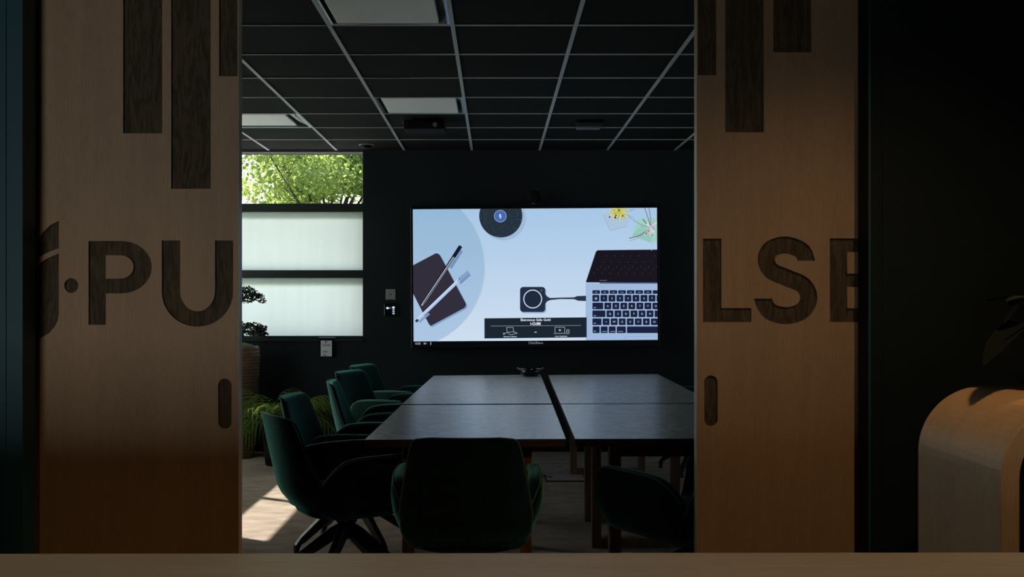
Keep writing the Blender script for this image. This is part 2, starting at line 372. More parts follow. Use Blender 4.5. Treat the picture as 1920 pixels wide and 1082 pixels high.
def stadium(x0, y0, x1, y1):
    r = (x1-x0)/2; cx = (x0+x1)/2
    return arc(cx, y0+r, r, r, 180, 360)+arc(cx, y1-r, r, r, 0, 180)
YD = 3.20
GL = [rect(231, -70, 304, 250), rect(321, -70, 395, 354), rect(411, -70, 445.5, 143), stadium(409, 710, 434, 804),
      [(166, 452), (230, 452)]+arc(228, 501, 56.5, 49, -90, 90, 16)+[(198.5, 550), (198.5, 609), (166, 609)],
      [(198.5, 478.5), (226, 478.5)]+arc(226, 500.5, 24.5, 22, -88, 88, 12)+[(226, 522.5), (198.5, 522.5)],
      [(303.4, 451), (337.8, 451), (337.8, 546)]+arc(370.5, 546, 32.7, 38, 180, 0, 14)+[(403.2, 451), (437, 451), (437, 547)]+arc(370.2, 547, 66.8, 65.5, 0, 180, 22)+[(303.4, 547)],
      arc(133.7, 535.5, 13.2, 13.8, 0, 345, 23),
      [(110.3, 414), (110.3, 465), (88, 474), (55, 493), (40, 500), (45, 487), (56, 468), (66.5, 455), (80.4, 436), (95, 422)],
      [(110.3, 475.4), (110.3, 590), (108, 602), (102, 613), (93, 624), (80, 632), (60, 639), (40, 642), (40, 511), (69, 495.6), (90, 484)]]
GR = [rect(1308.5, -70, 1343, 141), rect(1360, -70, 1432, 248), rect(1450, -70, 1521, 98), stadium(1320.6, 704, 1345.6, 799),
      [(1318, 447.5), (1352.6, 447.5), (1352.6, 577.6), (1408.7, 577.6), (1408.7, 604), (1318, 604)],
      stroke(catmull([(1512, 489), (1503, 470), (1474, 459.5), (1446, 467), (1436.5, 487), (1447, 508), (1476, 521), (1506, 535), (1516.5, 559), (1504, 583), (1474, 592), (1443, 583), (1429.5, 560)]), 32, (0, -1), (0, -1)),
      [(1556, 447), (1645, 447), (1645, 472.5), (1588.5, 472.5), (1588.5, 513), (1640, 513), (1640, 538), (1588.5, 538), (1588.5, 578), (1645, 578), (1645, 604), (1556, 604)]]
def door(name, px0, px1, holes, side):
    sc = YD/F
    cd = bpy.data.curves.new(name, 'CURVE'); cd.dimensions = '2D'; cd.fill_mode = 'BOTH'; cd.extrude = 0.005
    top = VY-(2.42-H)/sc; bot = VY+(H-0.012)/sc
    for poly in [rect(px0, top, px1, bot)]+holes:
        sp = cd.splines.new('POLY'); sp.points.add(len(poly)-1); sp.use_cyclic_u = True
        for p, (x, y) in zip(sp.points, poly): p.co = ((x-VX)*sc, H-(y-VY)*sc, 0, 1)
    co = bpy.data.objects.new('tmp', cd); C.objects.link(co)
    dg = bpy.context.evaluated_depsgraph_get(); me = bpy.data.meshes.new_from_object(co.evaluated_get(dg))
    bpy.data.objects.remove(co)
    cx = ((px0+px1)/2-VX)*sc
    me.transform(Matrix(((1, 0, 0, -cx), (0, 0, 1, 0.005), (0, 1, 0, 0), (0, 0, 0, 1))))
    me.materials.clear(); me.materials.append(M['door'])
    for p in me.polygons: p.material_index = 0
    root = struct(empty(name, (cx, YD, 0)))
    f = bpy.data.objects.new('door_face', me); C.objects.link(f); f.parent = root
    hw = (px1-px0)/2*sc
    b = MB(); b.box((-hw+0.001, 0.0102, 0.012), (hw-0.001, 0.036, 2.42)); b.build('engraved_core', M['engraved'], root)
    b = MB(); b.box((-hw, 0.0362, 0.012), (hw, 0.041, 2.42)); b.build('door_back', M['door'], root)
    b = MB(); e = hw if side > 0 else -hw
    b.box((e-0.0012 if side > 0 else e-0.0008, 0.0005, 0.012), (e+0.0008 if side > 0 else e+0.0012, 0.041, 2.42)); b.build('edge_band', M['edge'], root)
M['edge'] = wood('door_edge', (0.36, 0.27, 0.2), (0.5, 0.4, 0.31), (5, 5, 0.5), 2.5, rough=0.4)
door('door_1', -60, 447.3, GL, 1)
door('door_2', 1306.8, 1720, GR, -1)

# ---------------------------------------------------------------- lobby: counter, curved console, plant
t = tag(empty('counter', (0, 1.573, 0)), 'long pale oak counter running along the bottom of the photo', 'counter')
t.rotation_euler = (0, 0, math.radians(0.32))
b = MB(); b.box((-2.4, -0.62, 0.91), (2.4, 0, 0.95)); b.build('worktop', M['counter'], t, bevel=0.004)
b = MB(); b.box((-2.3, -0.06, 0), (2.3, -0.03, 0.91)); b.build('front_panel', M['counter'], t)
for x in (-2.25, 2.25):
    b = MB(); b.box((x-0.02, -0.58, 0), (x+0.02, -0.06, 0.91)); b.build('side_panel', M['counter'], t)

X0c, Yn, Yf, Zt, R, TH = 0.98, 2.04, 2.44, 1.13, 0.15, 0.037
X1c = 2.35
prof_o = [(X0c, 0)]+[(X0c+R-R*math.cos(a), Zt-R+R*math.sin(a)) for a in [PI/2*k/14 for k in range(15)]]
prof_o += [(X1c-R+R*math.sin(a), Zt-R+R*math.cos(a)) for a in [PI/2*k/14 for k in range(15)]]+[(X1c, 0)]
r2 = R-TH
prof_i = [(X0c+TH, 0)]+[(X0c+R-r2*math.cos(a), Zt-R+r2*math.sin(a)) for a in [PI/2*k/14 for k in range(15)]]
prof_i += [(X1c-R+r2*math.sin(a), Zt-R+r2*math.cos(a)) for a in [PI/2*k/14 for k in range(15)]]+[(X1c-TH, 0)]
b = MB(); n = len(prof_o)
vs = [(x-X0c, 0, z) for x, z in prof_o]+[(x-X0c, 0, z) for x, z in prof_i]+[(x-X0c, Yf-Yn, z) for x, z in prof_o]+[(x-X0c, Yf-Yn, z) for x, z in prof_i]
fs = []
for k in range(n-1):
    fs += [(k, k+1, n+k+1, n+k), (2*n+k, 3*n+k, 3*n+k+1, 2*n+k+1), (k, 2*n+k, 2*n+k+1, k+1), (n+k, n+k+1, 3*n+k+1, 3*n+k)]
fs += [(0, n, 3*n, 2*n), (n-1, 3*n-1, 4*n-1, 2*n-1)]
b.add(vs, fs)
o = b.build('console_table', M['console'], None, bevel=0.002, loc=(X0c, Yn, 0))
tag(o, 'waterfall console table of bent pale oak with rounded corners, lit warm, at right', 'console table')

t = tag(empty('potted_plant', (1.285, 2.335, Zt)), 'black potted plant standing on the bent oak console', 'potted plant')
b = MB(); b.lathe([(0.07, 0.0), (0.11, 0.015), (0.145, 0.06), (0.155, 0.11), (0.14, 0.16), (0.12, 0.185), (0.112, 0.185), (0.112, 0.16)], 36); b.build('pot', M['pot_black'], t, smooth=True)
b = MB()
def leaf(mb, p0, d, L, wd, droop, n=7):
    d = Vector(d).normalized(); side = d.cross(Vector((0, 0, 1)))
    if side.length < 1e-3: side = Vector((1, 0, 0))
    side.normalize(); loops = []; p = Vector(p0); v = d.copy()
    for k in range(n+1):
        t_ = k/n; ww = wd*math.sin(PI*min(max(t_*0.93+0.05, 0), 1))**0.7
        loops.append([p-side*ww, p+Vector((0, 0, -0.15*ww)), p+side*ww])
        v = (v+Vector((0, 0, -droop/n))).normalized(); p = p+v*(L/n)
    mb.loft(loops, False, False)
rr = random.Random(3)
for k in range(16):
    a = 2*PI*k/16+rr.uniform(-.2, .2); e = rr.uniform(0.15, 1.2)
    leaf(b, (0.03*math.cos(a), 0.03*math.sin(a), 0.17), (math.cos(a), math.sin(a), e), rr.uniform(0.12, 0.19), 0.03, 1.1)
leaf(b, (-0.05, -0.02, 0.17), (-1, -0.25, 0.10), 0.22, 0.026, 1.1); leaf(b, (-0.05, 0.02, 0.17), (-1, -0.6, 0.1), 0.26, 0.034, 1.0)
b.build('foliage', M['house_leaf'], t, smooth=True, fix=False)

# ---------------------------------------------------------------- tables
def W2(px, py, z=0.74):
    Y = (H-z)*F/(py-VY); return ((px-VX)/F*Y, Y)
ZT = 0.74
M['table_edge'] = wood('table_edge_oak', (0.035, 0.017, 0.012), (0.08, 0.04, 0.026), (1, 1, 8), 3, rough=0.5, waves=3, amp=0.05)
def table(corners, fr, inset, label):
    cx = sum(c[0] for c in corners)/4; cy = sum(c[1] for c in corners)/4
    t = tag(empty('conference_table', (cx, cy, 0)), label, 'table', 'conference tables pushed together')
    b = MB(); b.extrude_poly([(x-cx, y-cy) for x, y in corners], ZT-0.034, ZT)
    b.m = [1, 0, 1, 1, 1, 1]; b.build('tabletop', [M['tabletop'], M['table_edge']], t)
    (xa, ya), (xb, yb), (xc, yc), (xd, yd) = corners
    for Y in fr:
        s = (Y-ya)/(yd-ya); l = xa+(xd-xa)*s+inset-cx; r = xb+(xc-xb)*s-inset-cx; y = Y-cy
        for x in (l, r-0.05):
            b = MB(); b.box((x, y-0.035, 0), (x+0.05, y+0.035, ZT-0.0345)); b.build('leg', M['table_leg'], t, bevel=0.003)
        b = MB(); b.box((l+0.05, y-0.035, 0.0), (r-0.05, y+0.035, 0.05)); b.build('foot_bar', M['table_leg'], t, bevel=0.003)
        b = MB(); b.box((l+0.05, y-0.03, ZT-0.09), (r-0.05, y+0.03, ZT-0.0345)); b.build('cross_rail', M['table_leg'], t)
TL = [W2(684, 824.5), W2(1061, 823), W2(1036, 758.6), W2(752.8, 759.6)]
TLf = [W2(753.6, 758), W2(1035.2, 756.6), W2(1013.5, 702.6), W2(813.4, 704.4)]
TR = [W2(1078.5, 823), W2(1473, 822), W2(1341, 757.2), W2(1051, 757.9)]
TRf = [W2(1050.4, 756.7), W2(1340, 756), W2(1233, 701.4), W2(1028, 703.2)]
table(TL, (4.62, 5.70), 0.145, 'oak conference table nearest the doors on the left, a chair back against its near end')
table(TR, (4.62, 5.70), 0.155, 'oak conference table nearest the doors on the right, partly behind the right door')
table(TLf, (6.36, 8.10), 0.150, 'far left oak conference table, with the small dark bowl on its end')
table(TRf, (6.36, 8.10), 0.160, 'far right oak conference table, bare, below the right half of the screen')

# bowl on the far left table
bx, by = W2(995, 706)
t = tag(empty('bowl', (bx, by+0.08, ZT)), 'small dark glass bowl at the far end of the left table', 'bowl')
b = MB(); b.lathe([(0.045, 0), (0.065, 0.004), (0.078, 0.022), (0.088, 0.055), (0.085, 0.055), (0.073, 0.024), (0.04, 0.010)], 32); b.build('bowl_body', M['black_gloss'], t, smooth=True)
for a in (-1, 1):
    b = MB(); b.tube([(a*0.082, 0, 0.05), (a*0.098, 0.01, 0.062), (a*0.108, 0.012, 0.060)], 0.005, 6); b.build('handle', M['steel'], t)
b = MB()
for k in range(5):
    a = k*1.25; b.lathe([(0.004, 0.012), (0.016, 0.014), (0.021, 0.03), (0.016, 0.045), (0.004, 0.05)], 12, (0.045*math.cos(a), 0.045*math.sin(a), 0))
b.build('filling', mat('foil_sweets', (0.35, 0.35, 0.36), 0.3, metal=0.6), t, smooth=True)
t['label'] = 'small dark glass bowl of sweets at the far end of the left table'

# ---------------------------------------------------------------- armchairs
def make_chair():
    t = empty('armchair')
    # backrest
    wt = [(.345, .17), (.36, .205), (.40, .245), (.46, .268), (.52, .266), (.60, .252), (.70, .230), (.78, .212), (.805, .201), (.818, .182), (.822, .155)]
    tt = [(.345, .03), (.40, .056), (.52, .058), (.70, .056), (.79, .052), (.81, .040), (.82, .020), (.822, .006)]
    yo = [(.345, -.06), (.36, -.12), (.378, -.165), (.42, -.228), (.49, -.276), (.62, -.305), (.82, -.345)]
    ct = [(.345, .01), (.42, .05), (.52, .070), (.62, .052), (.72, .040), (.822, .030)]
    zs = [.345, .352, .36, .37, .385, .40, .42, .45, .48, .51, .54, .58, .62, .66, .70, .74, .77, .79, .80, .808, .814, .818, .821, .822]
    loops = []; N = 44
    for z in zs:
        ww, th = smooth_tab(wt, z), smooth_tab(tt, z); yc = smooth_tab(yo, z)+th/2; c = smooth_tab(ct, z)
        L = []
        for k in range(N):
            a = 2*PI*k/N; ca, sa = math.cos(a), math.sin(a)
            s = math.copysign(abs(ca)**0.55, ca)*ww; q = math.copysign(abs(sa)**0.75, sa)*th/2
            u = s/0.27; L.append((s*(1-0.05*u*u), yc+c*(u*u)*(0.27/ww)**1.2+q, z))
        loops.append(L)
    b = MB(); b.loft(loops); bk = b.build('backrest', M['velvet'], t, smooth=True)
    path = []
    def edge(z, sgn):
        ww, th = smooth_tab(wt, z), smooth_tab(tt, z); yc = smooth_tab(yo, z)+th/2; c = smooth_tab(ct, z)
        u = ww/0.27; return (sgn*(ww*(1-0.05*u*u)+0.001), yc+c*u*u*(0.27/ww)**1.2-0.006, z)
    for z in (.50, .54, .58, .62, .66, .70, .74, .78, .80, .812, .818): path.append(edge(z, -1))
    path += [(x, smooth_tab(yo, .822)+0.003+.030*(x/0.27)**2*(0.27/.15)**1.2, .8235) for x in (-.13, -.07, 0, .07, .13)]
    for z in (.818, .812, .80, .78, .74, .70, .66, .62, .58, .54, .50): path.append(edge(z, 1))
    b = MB(); b.tube(path, 0.0028, 6); b.build('piping', M['piping'], bk, smooth=True)
    # arms
    T = [(-.22, .44), (-.185, .50), (-.165, .535), (-.15, .562), (-.13, .592), (-.10, .620), (-.07, .634), (-.02, .642), (.08, .647), (.16, .648), (.24, .646), (.285, .632), (.305, .605), (.318, .56), (.322, .52)]
    for sg in (-1, 1):
        loops = []; tops = []
        for y in (-.19, -.183, -.175, -.16, -.145, -.13, -.115, -.10, -.085, -.065, -.05, -.035, -.015, .01, .04, .08, .12, .17, .22, .255, .28, .295, .305, .313, .318, .322):
            top = smooth_tab(T, y); th = lerp_tab([(-.19, .014), (-.165, .045), (-.12, .055), (0, .066), (.26, .066), (.30, .05), (.315, .03), (.322, .01)], y)
            plan = lerp_tab([(-.22, .66), (-.185, .80), (-.14, .90), (-.10, .955), (.08, 1.0), (.26, .985), (.322, .93)], y)
            zb = lerp_tab([(-.22, .435), (-.19, .41), (-.14, .388), (-.08, .374), (.2, .372), (.29, .375), (.322, .42)], y)
            xo = lambda z: (0.308-0.10*max(0, (.60-z)/.25)**1.8)*plan
            L = []
            r = th/2; zt = top-r
            for k in range(9): z = zb+(zt-zb)*k/8; L.append((sg*(xo(z)+0.008*math.sin(PI*k/8)), y, z))
            for k in range(1, 6):
                a = PI*k/6; L.append((sg*(xo(zt)-r+r*math.cos(a)), y, zt+r*math.sin(a)))
            for k in range(9): z = zt+(zb-zt)*k/8; L.append((sg*(xo(z)-th), y, z))
            loops.append(L)
            if -0.17 < y < 0.31: tops.append((sg*(xo(zt)-r+r*math.cos(0.8)+0.001), y, zt+r*math.sin(0.8)+0.001))
        b = MB(); b.loft(loops); ar = b.build('armrest', M['velvet'], t, smooth=True)
        b = MB(); b.tube(tops, 0.0026, 6); b.build('piping', M['piping'], ar, smooth=True)
    # seat cushion and under-shell
    def sup(cx, cy, a, bb, z, e=0.45, n=36):
        return [(cx+a*math.copysign(abs(math.cos(2*PI*k/n))**e, math.cos(2*PI*k/n)), cy+bb*math.copysign(abs(math.sin(2*PI*k/n))**e, math.sin(2*PI*k/n)), z) for k in range(n)]
    b = MB(); b.loft([sup(0, .045, .20, .22, .385), sup(0, .045, .222, .25, .395), sup(0, .045, .228, .258, .42), sup(0, .045, .226, .256, .45), sup(0, .045, .215, .245, .466), sup(0, .045, .19, .22, .474), sup(0, .045, .10, .12, .478)])
    b.build('seat', M['velvet'], t, smooth=True)
    b = MB(); b.loft([sup(0, .05, .10, .12, .347, .6), sup(0, .05, .17, .19, .352, .6), sup(0, .055, .205, .235, .366, .6), sup(0, .06, .222, .252, .390, .6), sup(0, .06, .215, .245, .40, .6)])
    b.build('seat_shell', M['velvet'], t, smooth=True)
    b = MB(); b.lathe([(.028, .235), (.036, .245), (.036, .30), (.05, .312), (.05, .327), (.085, .334), (.085, .344)], 24, (0, .03, 0)); b.build('column', M['black_metal'], t, smooth=False)
    for k in range(4):
        a = PI/4+PI/2*k; d = Vector((math.cos(a), math.sin(a), 0)); s = Vector((-d.y, d.x, 0)); loops = []
        for r, z, hh, ww in ((.015, .275, .033, .017), (.06, .255, .030, .017), (.30, .082, .018, .014), (.325, .060, .016, .014), (.332, .040, .012, .013), (.333, .0, .010, .012)):
            if r > .31: q = Vector((d.x, d.y, 0))*hh; 
            else: q = (Vector((0, 0, 1))*0.83+d*0.56)*hh
            p = Vector((0, .03, 0))+d*r+Vector((0, 0, z))
            loops.append([p+s*ww+q, p-s*ww+q, p-s*ww-q, p+s*ww-q])
        b = MB(); b.loft(loops); b.build('leg', M['black_metal'], t, bevel=0.002)
    return t
def face(dx, dy): return math.atan2(dy, dx)-PI/2
chairs = [
    (-0.715, 4.85, 30, 'side', 'green velvet armchair nearest the doors on the left side, seen from its side'),
    (-0.80, 5.68, -8, 'side', 'green velvet armchair second from the doors on the left side, turned towards the camera'),
    (-0.73, 6.72, 3, 'side', 'middle green velvet armchair of the left row, its backrest seen edge-on'),
    (-0.79, 7.58, -23, 'side', 'green velvet armchair second from the screen wall in the left row'),
    (-0.785, 8.32, -22, 'side', 'green velvet armchair of the left row closest to the screen wall'),
    (-0.113, 4.20, 90, 'end', 'dark green armchair seen from behind, pushed against the near end of the left table'),
    (0.83, 4.34, 125, 'end', 'dark green armchair turned to the left, half hidden behind the right door'),
    (1.62, 8.20, 190, 'right', 'green armchair right of the table near the screen wall, only arm and feet showing'),
]
proto = make_chair()
LA = [0, 0, 0, 0, 0, 0, 0, 0]
for i, (x, y, deg, g, lab) in enumerate(chairs):
    c = proto if i == 0 else copy_tree(proto)
    c.location = (x, y, 0); c.rotation_euler = (0, 0, math.radians(deg)-PI/2)
    tag(c, lab, 'chair', 'green velvet armchairs round the table')

# ---------------------------------------------------------------- screen on the back wall
TVc = P(1003.2, 514, 9.22)
tv = tag(empty('television', TVc), 'large wall screen showing a blue desk picture with laptop and notebook', 'television')
tv.rotation_euler = (0, math.radians(-0.37), 0)
k0 = 9.22/F
def T2(px, py):   # undo the 0.37 degree lean so that pixels can be read straight from the screen
    x, z = (px-1003.2)*k0, -(py-514)*k0; a = math.radians(-0.37)
    return (x*math.cos(a)-z*math.sin(a), x*math.sin(a)+z*math.cos(a))
def TX(px, py): return ((px-1003.2)*k0, -(py-514)*k0)
b = MB(); x0, z1 = TX(770.5, 386.5); x1, z0 = TX(1236, 651.5)
b.box((x0, -0.012, z0), (x1, 0.06, z1)); b.build('housing', M['black_gloss'], tv, bevel=0.003)
SC = {}
scr_mats = []; scr_idx = {}
def sm(col, k=1.0):
    key = (col, k)
    if key not in scr_idx:
        scr_idx[key] = len(scr_mats); scr_mats.append(emit('screen_colour_%d' % len(scr_mats), srgb(*col), k))
    return scr_idx[key]
sb = MB()
lay = [0]
def poly(pts, col, layer, tilt=True):
    vs = []
    for x, y in pts:
        X, Z = TX(x, y); vs.append((X, -0.0125-0.0004*layer, Z))
    sb.add(vs, [tuple(range(len(pts)))], sm(col))
def clip(pts, x0=775, y0=391.3, x1=1232, y1=638.6):
    def cl(p, ax, v, keep):
        out = []
        for i in range(len(p)):
            a, c = p[i], p[(i+1) % len(p)]
            ia, ic = keep(a[ax]), keep(c[ax])
            if ia: out.append(a)
            if ia != ic:
                t = (v-a[ax])/(c[ax]-a[ax]); out.append((a[0]+(c[0]-a[0])*t, a[1]+(c[1]-a[1])*t))
        return out
    for ax, v, f in ((0, x0, lambda q: q >= x0), (0, x1, lambda q: q <= x1), (1, y0, lambda q: q >= y0), (1, y1, lambda q: q <= y1)):
        if pts: pts = cl(pts, ax, v, f)
    return pts
def cp(pts, col, layer):
    p = clip(list(pts))
    if len(p) > 2: poly(p, col, layer)
def sc_fix(pts):      # pixel as seen -> unleaned screen pixel
    a = math.radians(0.37); o = []
    for x, y in pts:
        dx, dy = x-1003.2, y-514; o.append((1003.2+dx*math.cos(a)-dy*math.sin(a), 514+dx*math.sin(a)+dy*math.cos(a)))
    return o
def sp(pts, col, layer): cp(sc_fix(pts), col, layer)
def line(x0, y0, x1, y1, wd, col, layer): sp(stroke([(x0, y0), (x1, y1)], wd), col, layer)
def circ(x, y, r, col, layer, n=48): sp(arc(x, y, r, r, 0, 360-360/n, n-1), col, layer)
def rrect(x0, y0, x1, y1, r, n=5): return arc(x1-r, y0+r, r, r, -90, 0, n)+arc(x1-r, y1-r, r, r, 0, 90, n)+arc(x0+r, y1-r, r, r, 90, 180, n)+arc(x0+r, y0+r, r, r, 180, 270, n)
def text(s, cx, cy, size, col, layer, bold=0.0, align='CENTER', xs=1.0):
    fc = bpy.data.curves.new('t', 'FONT'); fc.body = s; fc.size = 1; fc.align_x = align; fc.offset = bold; fc.resolution_u = 3
    to = bpy.data.objects.new('t', fc); C.objects.link(to); dg = bpy.context.evaluated_depsgraph_get()
    me = bpy.data.meshes.new_from_object(to.evaluated_get(dg)); bpy.data.objects.remove(to)
    vs = []
    X0, Z0 = TX(*sc_fix([(cx, cy)])[0])
    for v in me.vertices: vs.append((X0+v.co.x*size*k0*xs, -0.0125-0.0004*layer, Z0+(v.co.y-0.35)*size*k0))
    sb.add(vs, [tuple(p.vertices) for p in me.polygons], sm(col)); bpy.data.meshes.remove(me)
# backdrop
poly(rect(772.5, 388.5, 1234, 650.5), (6, 8, 10), 0)
# backdrop of the picture gets lighter towards the bottom centre, as displayed
def gradmat(name, stops):
    m = bpy.data.materials.new(name); m.use_nodes = True; n = m.node_tree.nodes; L = m.node_tree.links; n.clear()
    tc = n.new('ShaderNodeTexCoord'); sp_ = n.new('ShaderNodeSeparateXYZ'); L.new(tc.outputs['Object'], sp_.inputs[0])
    r = n.new('ShaderNodeMapRange'); r.inputs[1].default_value = -0.58; r.inputs[2].default_value = 0.58; L.new(sp_.outputs[2], r.inputs[0])
    cr = n.new('ShaderNodeValToRGB'); L.new(r.outputs[0], cr.inputs[0])
    cr.color_ramp.elements[0].color = (*srgb(*stops[0]), 1); cr.color_ramp.elements[1].color = (*srgb(*stops[1]), 1)
    e = n.new('ShaderNodeEmission'); L.new(cr.outputs[0], e.inputs[0]); o = n.new('ShaderNodeOutputMaterial'); L.new(e.outputs[0], o.inputs[0]); return m
scr_idx[((1, 1, 1), 1.0)] = len(scr_mats); scr_mats.append(gradmat('screen_backdrop', [(206, 222, 240), (166, 198, 230)]))
scr_idx[((2, 2, 2), 1.0)] = len(scr_mats); scr_mats.append(gradmat('screen_disc', [(172, 198, 226), (148, 184, 214)]))
cp(rect(775, 391.3, 1232, 638.6), (1, 1, 1), 1)
circ(757, 500, 153, (176, 198, 218), 2, 90); circ(756, 499.5, 151.5, (2, 2, 2), 3, 90)
circ(944, 409, 42, (158, 186, 214), 2); circ(939, 405, 40.5, (38, 50, 62), 4)
circ(938, 405.5, 11.6, (150, 175, 225), 5); circ(938, 405.5, 10.6, (72, 104, 170), 6)
sp([(937, 401), (940, 403), (938.5, 405), (940.5, 407), (937.5, 411), (937, 407), (935.5, 405.5)], (205, 220, 245), 7)
rs = random.Random(5)
for k in range(260):
    a = rs.uniform(0, 2*PI); q = 13+26*math.sqrt(rs.random()); x, y = 939+q*math.cos(a), 405+q*math.sin(a)
    sp(rect(x, y, x+1.1, y+1.1), (66, 82, 92) if k % 2 else (24, 32, 42), 5)
# notebook
nb = [(770, 500), (817, 475.2), (821.5, 475.6), (825, 478.5), (873.5, 569), (873.8, 573), (871.5, 577), (808, 611), (805.5, 609.5), (796, 592), (770, 541)]
sp([(x+2.5, y+2.5) for x, y in nb], (128, 160, 196), 4); sp(nb, (50, 46, 60), 5)
line(867, 464, 795, 574, 7, (40, 44, 62), 6) if False else None
line(866, 470, 845, 503, 5, (112, 146, 188), 4)
line(864, 461.5, 851, 481.5, 7, (22, 24, 44), 8); line(851, 481.5, 794, 569, 6.4, (18, 18, 34), 7); line(850.5, 482, 792.5, 569, 1.4, (190, 200, 214), 8); line(852.5, 483, 796, 569, 1.0, (150, 160, 178), 8); line(794, 569, 790.5, 573, 2, (190, 196, 205), 8)
line(881, 514, 862, 531, 6, (112, 146, 188), 6); line(879, 510, 861, 525, 7, (130, 160, 200), 9); line(861, 525, 784, 599, 6, (176, 200, 232), 9); line(860, 523.5, 783, 597.6, 1.6, (214, 228, 246), 10); line(862, 522, 858, 527.5, 1, (40, 50, 70), 11)
line(784, 599, 780, 603.5, 4.5, (38, 48, 70), 10)
line(786, 604, 805, 588, 4, (128, 158, 196), 6)
# wireless button and lead
sp(rrect(976.5, 540, 1024, 587.5, 6), (150, 178, 212), 3)
sp(rrect(975, 538, 1022.3, 585, 6), (36, 46, 66), 5); circ(998.7, 560.7, 17.6, (205, 220, 240), 6); circ(998.7, 560.7, 15.8, (32, 42, 62), 7); circ(1015, 544.5, 2.2, (70, 82, 100), 7)
sp([(1022, 551), (1026, 556), (1031, 558.8), (1050, 558), (1076, 557.5), (1082, 555.2), (1098.5, 554.6), (1098.5, 564.6), (1084, 564), (1076, 561), (1050, 560.8), (1032, 562.6), (1026, 565), (1022, 570)], (40, 50, 72), 6)
# laptop
sp([(1098.2, 528.8), (1117, 472), (1120.5, 469.3), (1240, 468), (1240, 530), (1100, 529.6)], (26, 22, 32), 6)
for r_, y in enumerate((479.5, 491, 500.5, 504.5, 512.5)):
    for k in range(9):
        x = 1137-r_*6+k*15; sp(rect(x, y, x+1.0, y+1.0), (92, 92, 106), 7)
line(1124, 526, 1138, 526, 1.1, (120, 96, 116), 8)
sp([(1097.8, 530.6), (1240, 531.5), (1240, 645), (1098, 645)], (160, 186, 220), 5); sp(rect(1124, 529.8, 1240, 532), (84, 98, 140), 7)
K = (26, 34, 62)
def keyrow(y0, y1, xs0, pitch, first=None, labels='', wk=13):
    x = 1110.5; n = 0
    if first: sp(rrect(x, y0, first, y1, 1.2, 2), K, 7); x = first+2
    while x < 1236:
        sp(rrect(x, y0, x+wk, y1, 1.2, 2), K, 7)
        if n < len(labels) and x < 1226: text(labels[n], x+wk/2, (y0+y1)/2, 4.9, (180, 195, 225), 9, 0.02)
        x += pitch; n += 1
keyrow(544.3, 551, 0, 16.1, None, '', 14.2)
for k in range(8): line(1113+k*16.1+2, 548, 1113+k*16.1+7, 548, 1.2, (130, 148, 185), 9) if k < 7 else None
keyrow(553, 565.5, 0, 15, None, '@1234567')
keyrow(567.6, 580, 0, 15, 1130.8, 'AZERTYU')
keyrow(582, 594.6, 0, 15, 1134.8, 'QSDFGH')
keyrow(597, 609.6, 0, 15.05, 1127.6, '<WXCVBN')
for a_, b_ in ((1111, 1124), (1126, 1139), (1141, 1154), (1156, 1173), (1175, 1240)): sp(rrect(a_, 612, b_, 624.5, 1.2, 2), K, 7)
for x in (1128.5, 1144, 1158.5): line(x, 621.5, x+9, 621.5, 1.1, (140, 156, 190), 9)
for x, y in ((1113, 577), (1113, 592), (1113, 606), (1113, 621)): line(x, y, x+4, y, 1.2, (170, 186, 215), 9)
line(1172, 631, 1240, 630.5, 0.7, (138, 160, 196), 6); line(1172, 631, 1172, 645, 0.7, (138, 160, 196), 6)
# plants in the picture
sp([(1131, 403), (1150, 398), (1180, 408), (1176, 424), (1143.5, 432.5)], (172, 196, 218), 3); line(1131, 403, 1143.5, 432.5, 0.8, (146, 168, 192), 4); line(1143.5, 432.5, 1176, 424, 0.8, (146, 168, 192), 4)
for k in range(170):
    a = rs.uniform(0, 2*PI); l = rs.uniform(8, 19); cx_, cy_ = (1164, 397) if k % 3 else (1150, 400)
    if k % 3 == 0: l *= 0.6
    line(cx_, cy_, cx_+l*math.cos(a), cy_+l*math.sin(a), 0.9, [(214, 206, 60), (236, 226, 110), (150, 150, 40), (200, 190, 150)][k % 4], 6+k % 3)
for k in range(6): circ(1146+rs.uniform(-4, 24), 399+rs.uniform(-5, 12), 1.6, (40, 44, 30), 10, 8)
for k in range(9): line(1170, 398, 1170+rs.uniform(10, 22), 398+rs.uniform(-10, 14), 0.5, (120, 140, 160), 4)
sp([(1196, 409), (1240, 408), (1240, 453), (1219, 455), (1185, 443)], (160, 205, 196), 3); sp([(1184, 441), (1205, 420), (1222, 448), (1218, 455)], (150, 196, 184), 4)
for x2, y2, c_ in ((1179, 447, (70, 80, 78)), (1205, 411, (60, 70, 60)), (1186, 412, (130, 150, 160)), (1208, 389, (100, 112, 128)), (1216, 389, (120, 124, 136)), (1221, 470, (170, 200, 200)), (1205, 440, (196, 196, 205)), (1180, 452, (150, 170, 190))):
    sp(stroke(catmull([(1219, 426), ((1219+x2)/2+2, (426+y2)/2+4), (x2, y2)], 5), 1.3), c_, 6)
for k in range(15):
    a = rs.uniform(0, 2*PI); l = rs.uniform(8, 17); line(1219, 426, 1219+l*math.cos(a), 426+l*math.sin(a), 2.0, [(206, 196, 206), (170, 178, 196), (225, 215, 220)][k % 3], 7)
for k in range(7): circ(1219+rs.uniform(-8, 10), 426+rs.uniform(-3, 16), 1.5, [(150, 70, 40), (40, 46, 40), (190, 110, 80)][k % 3], 6, 8)
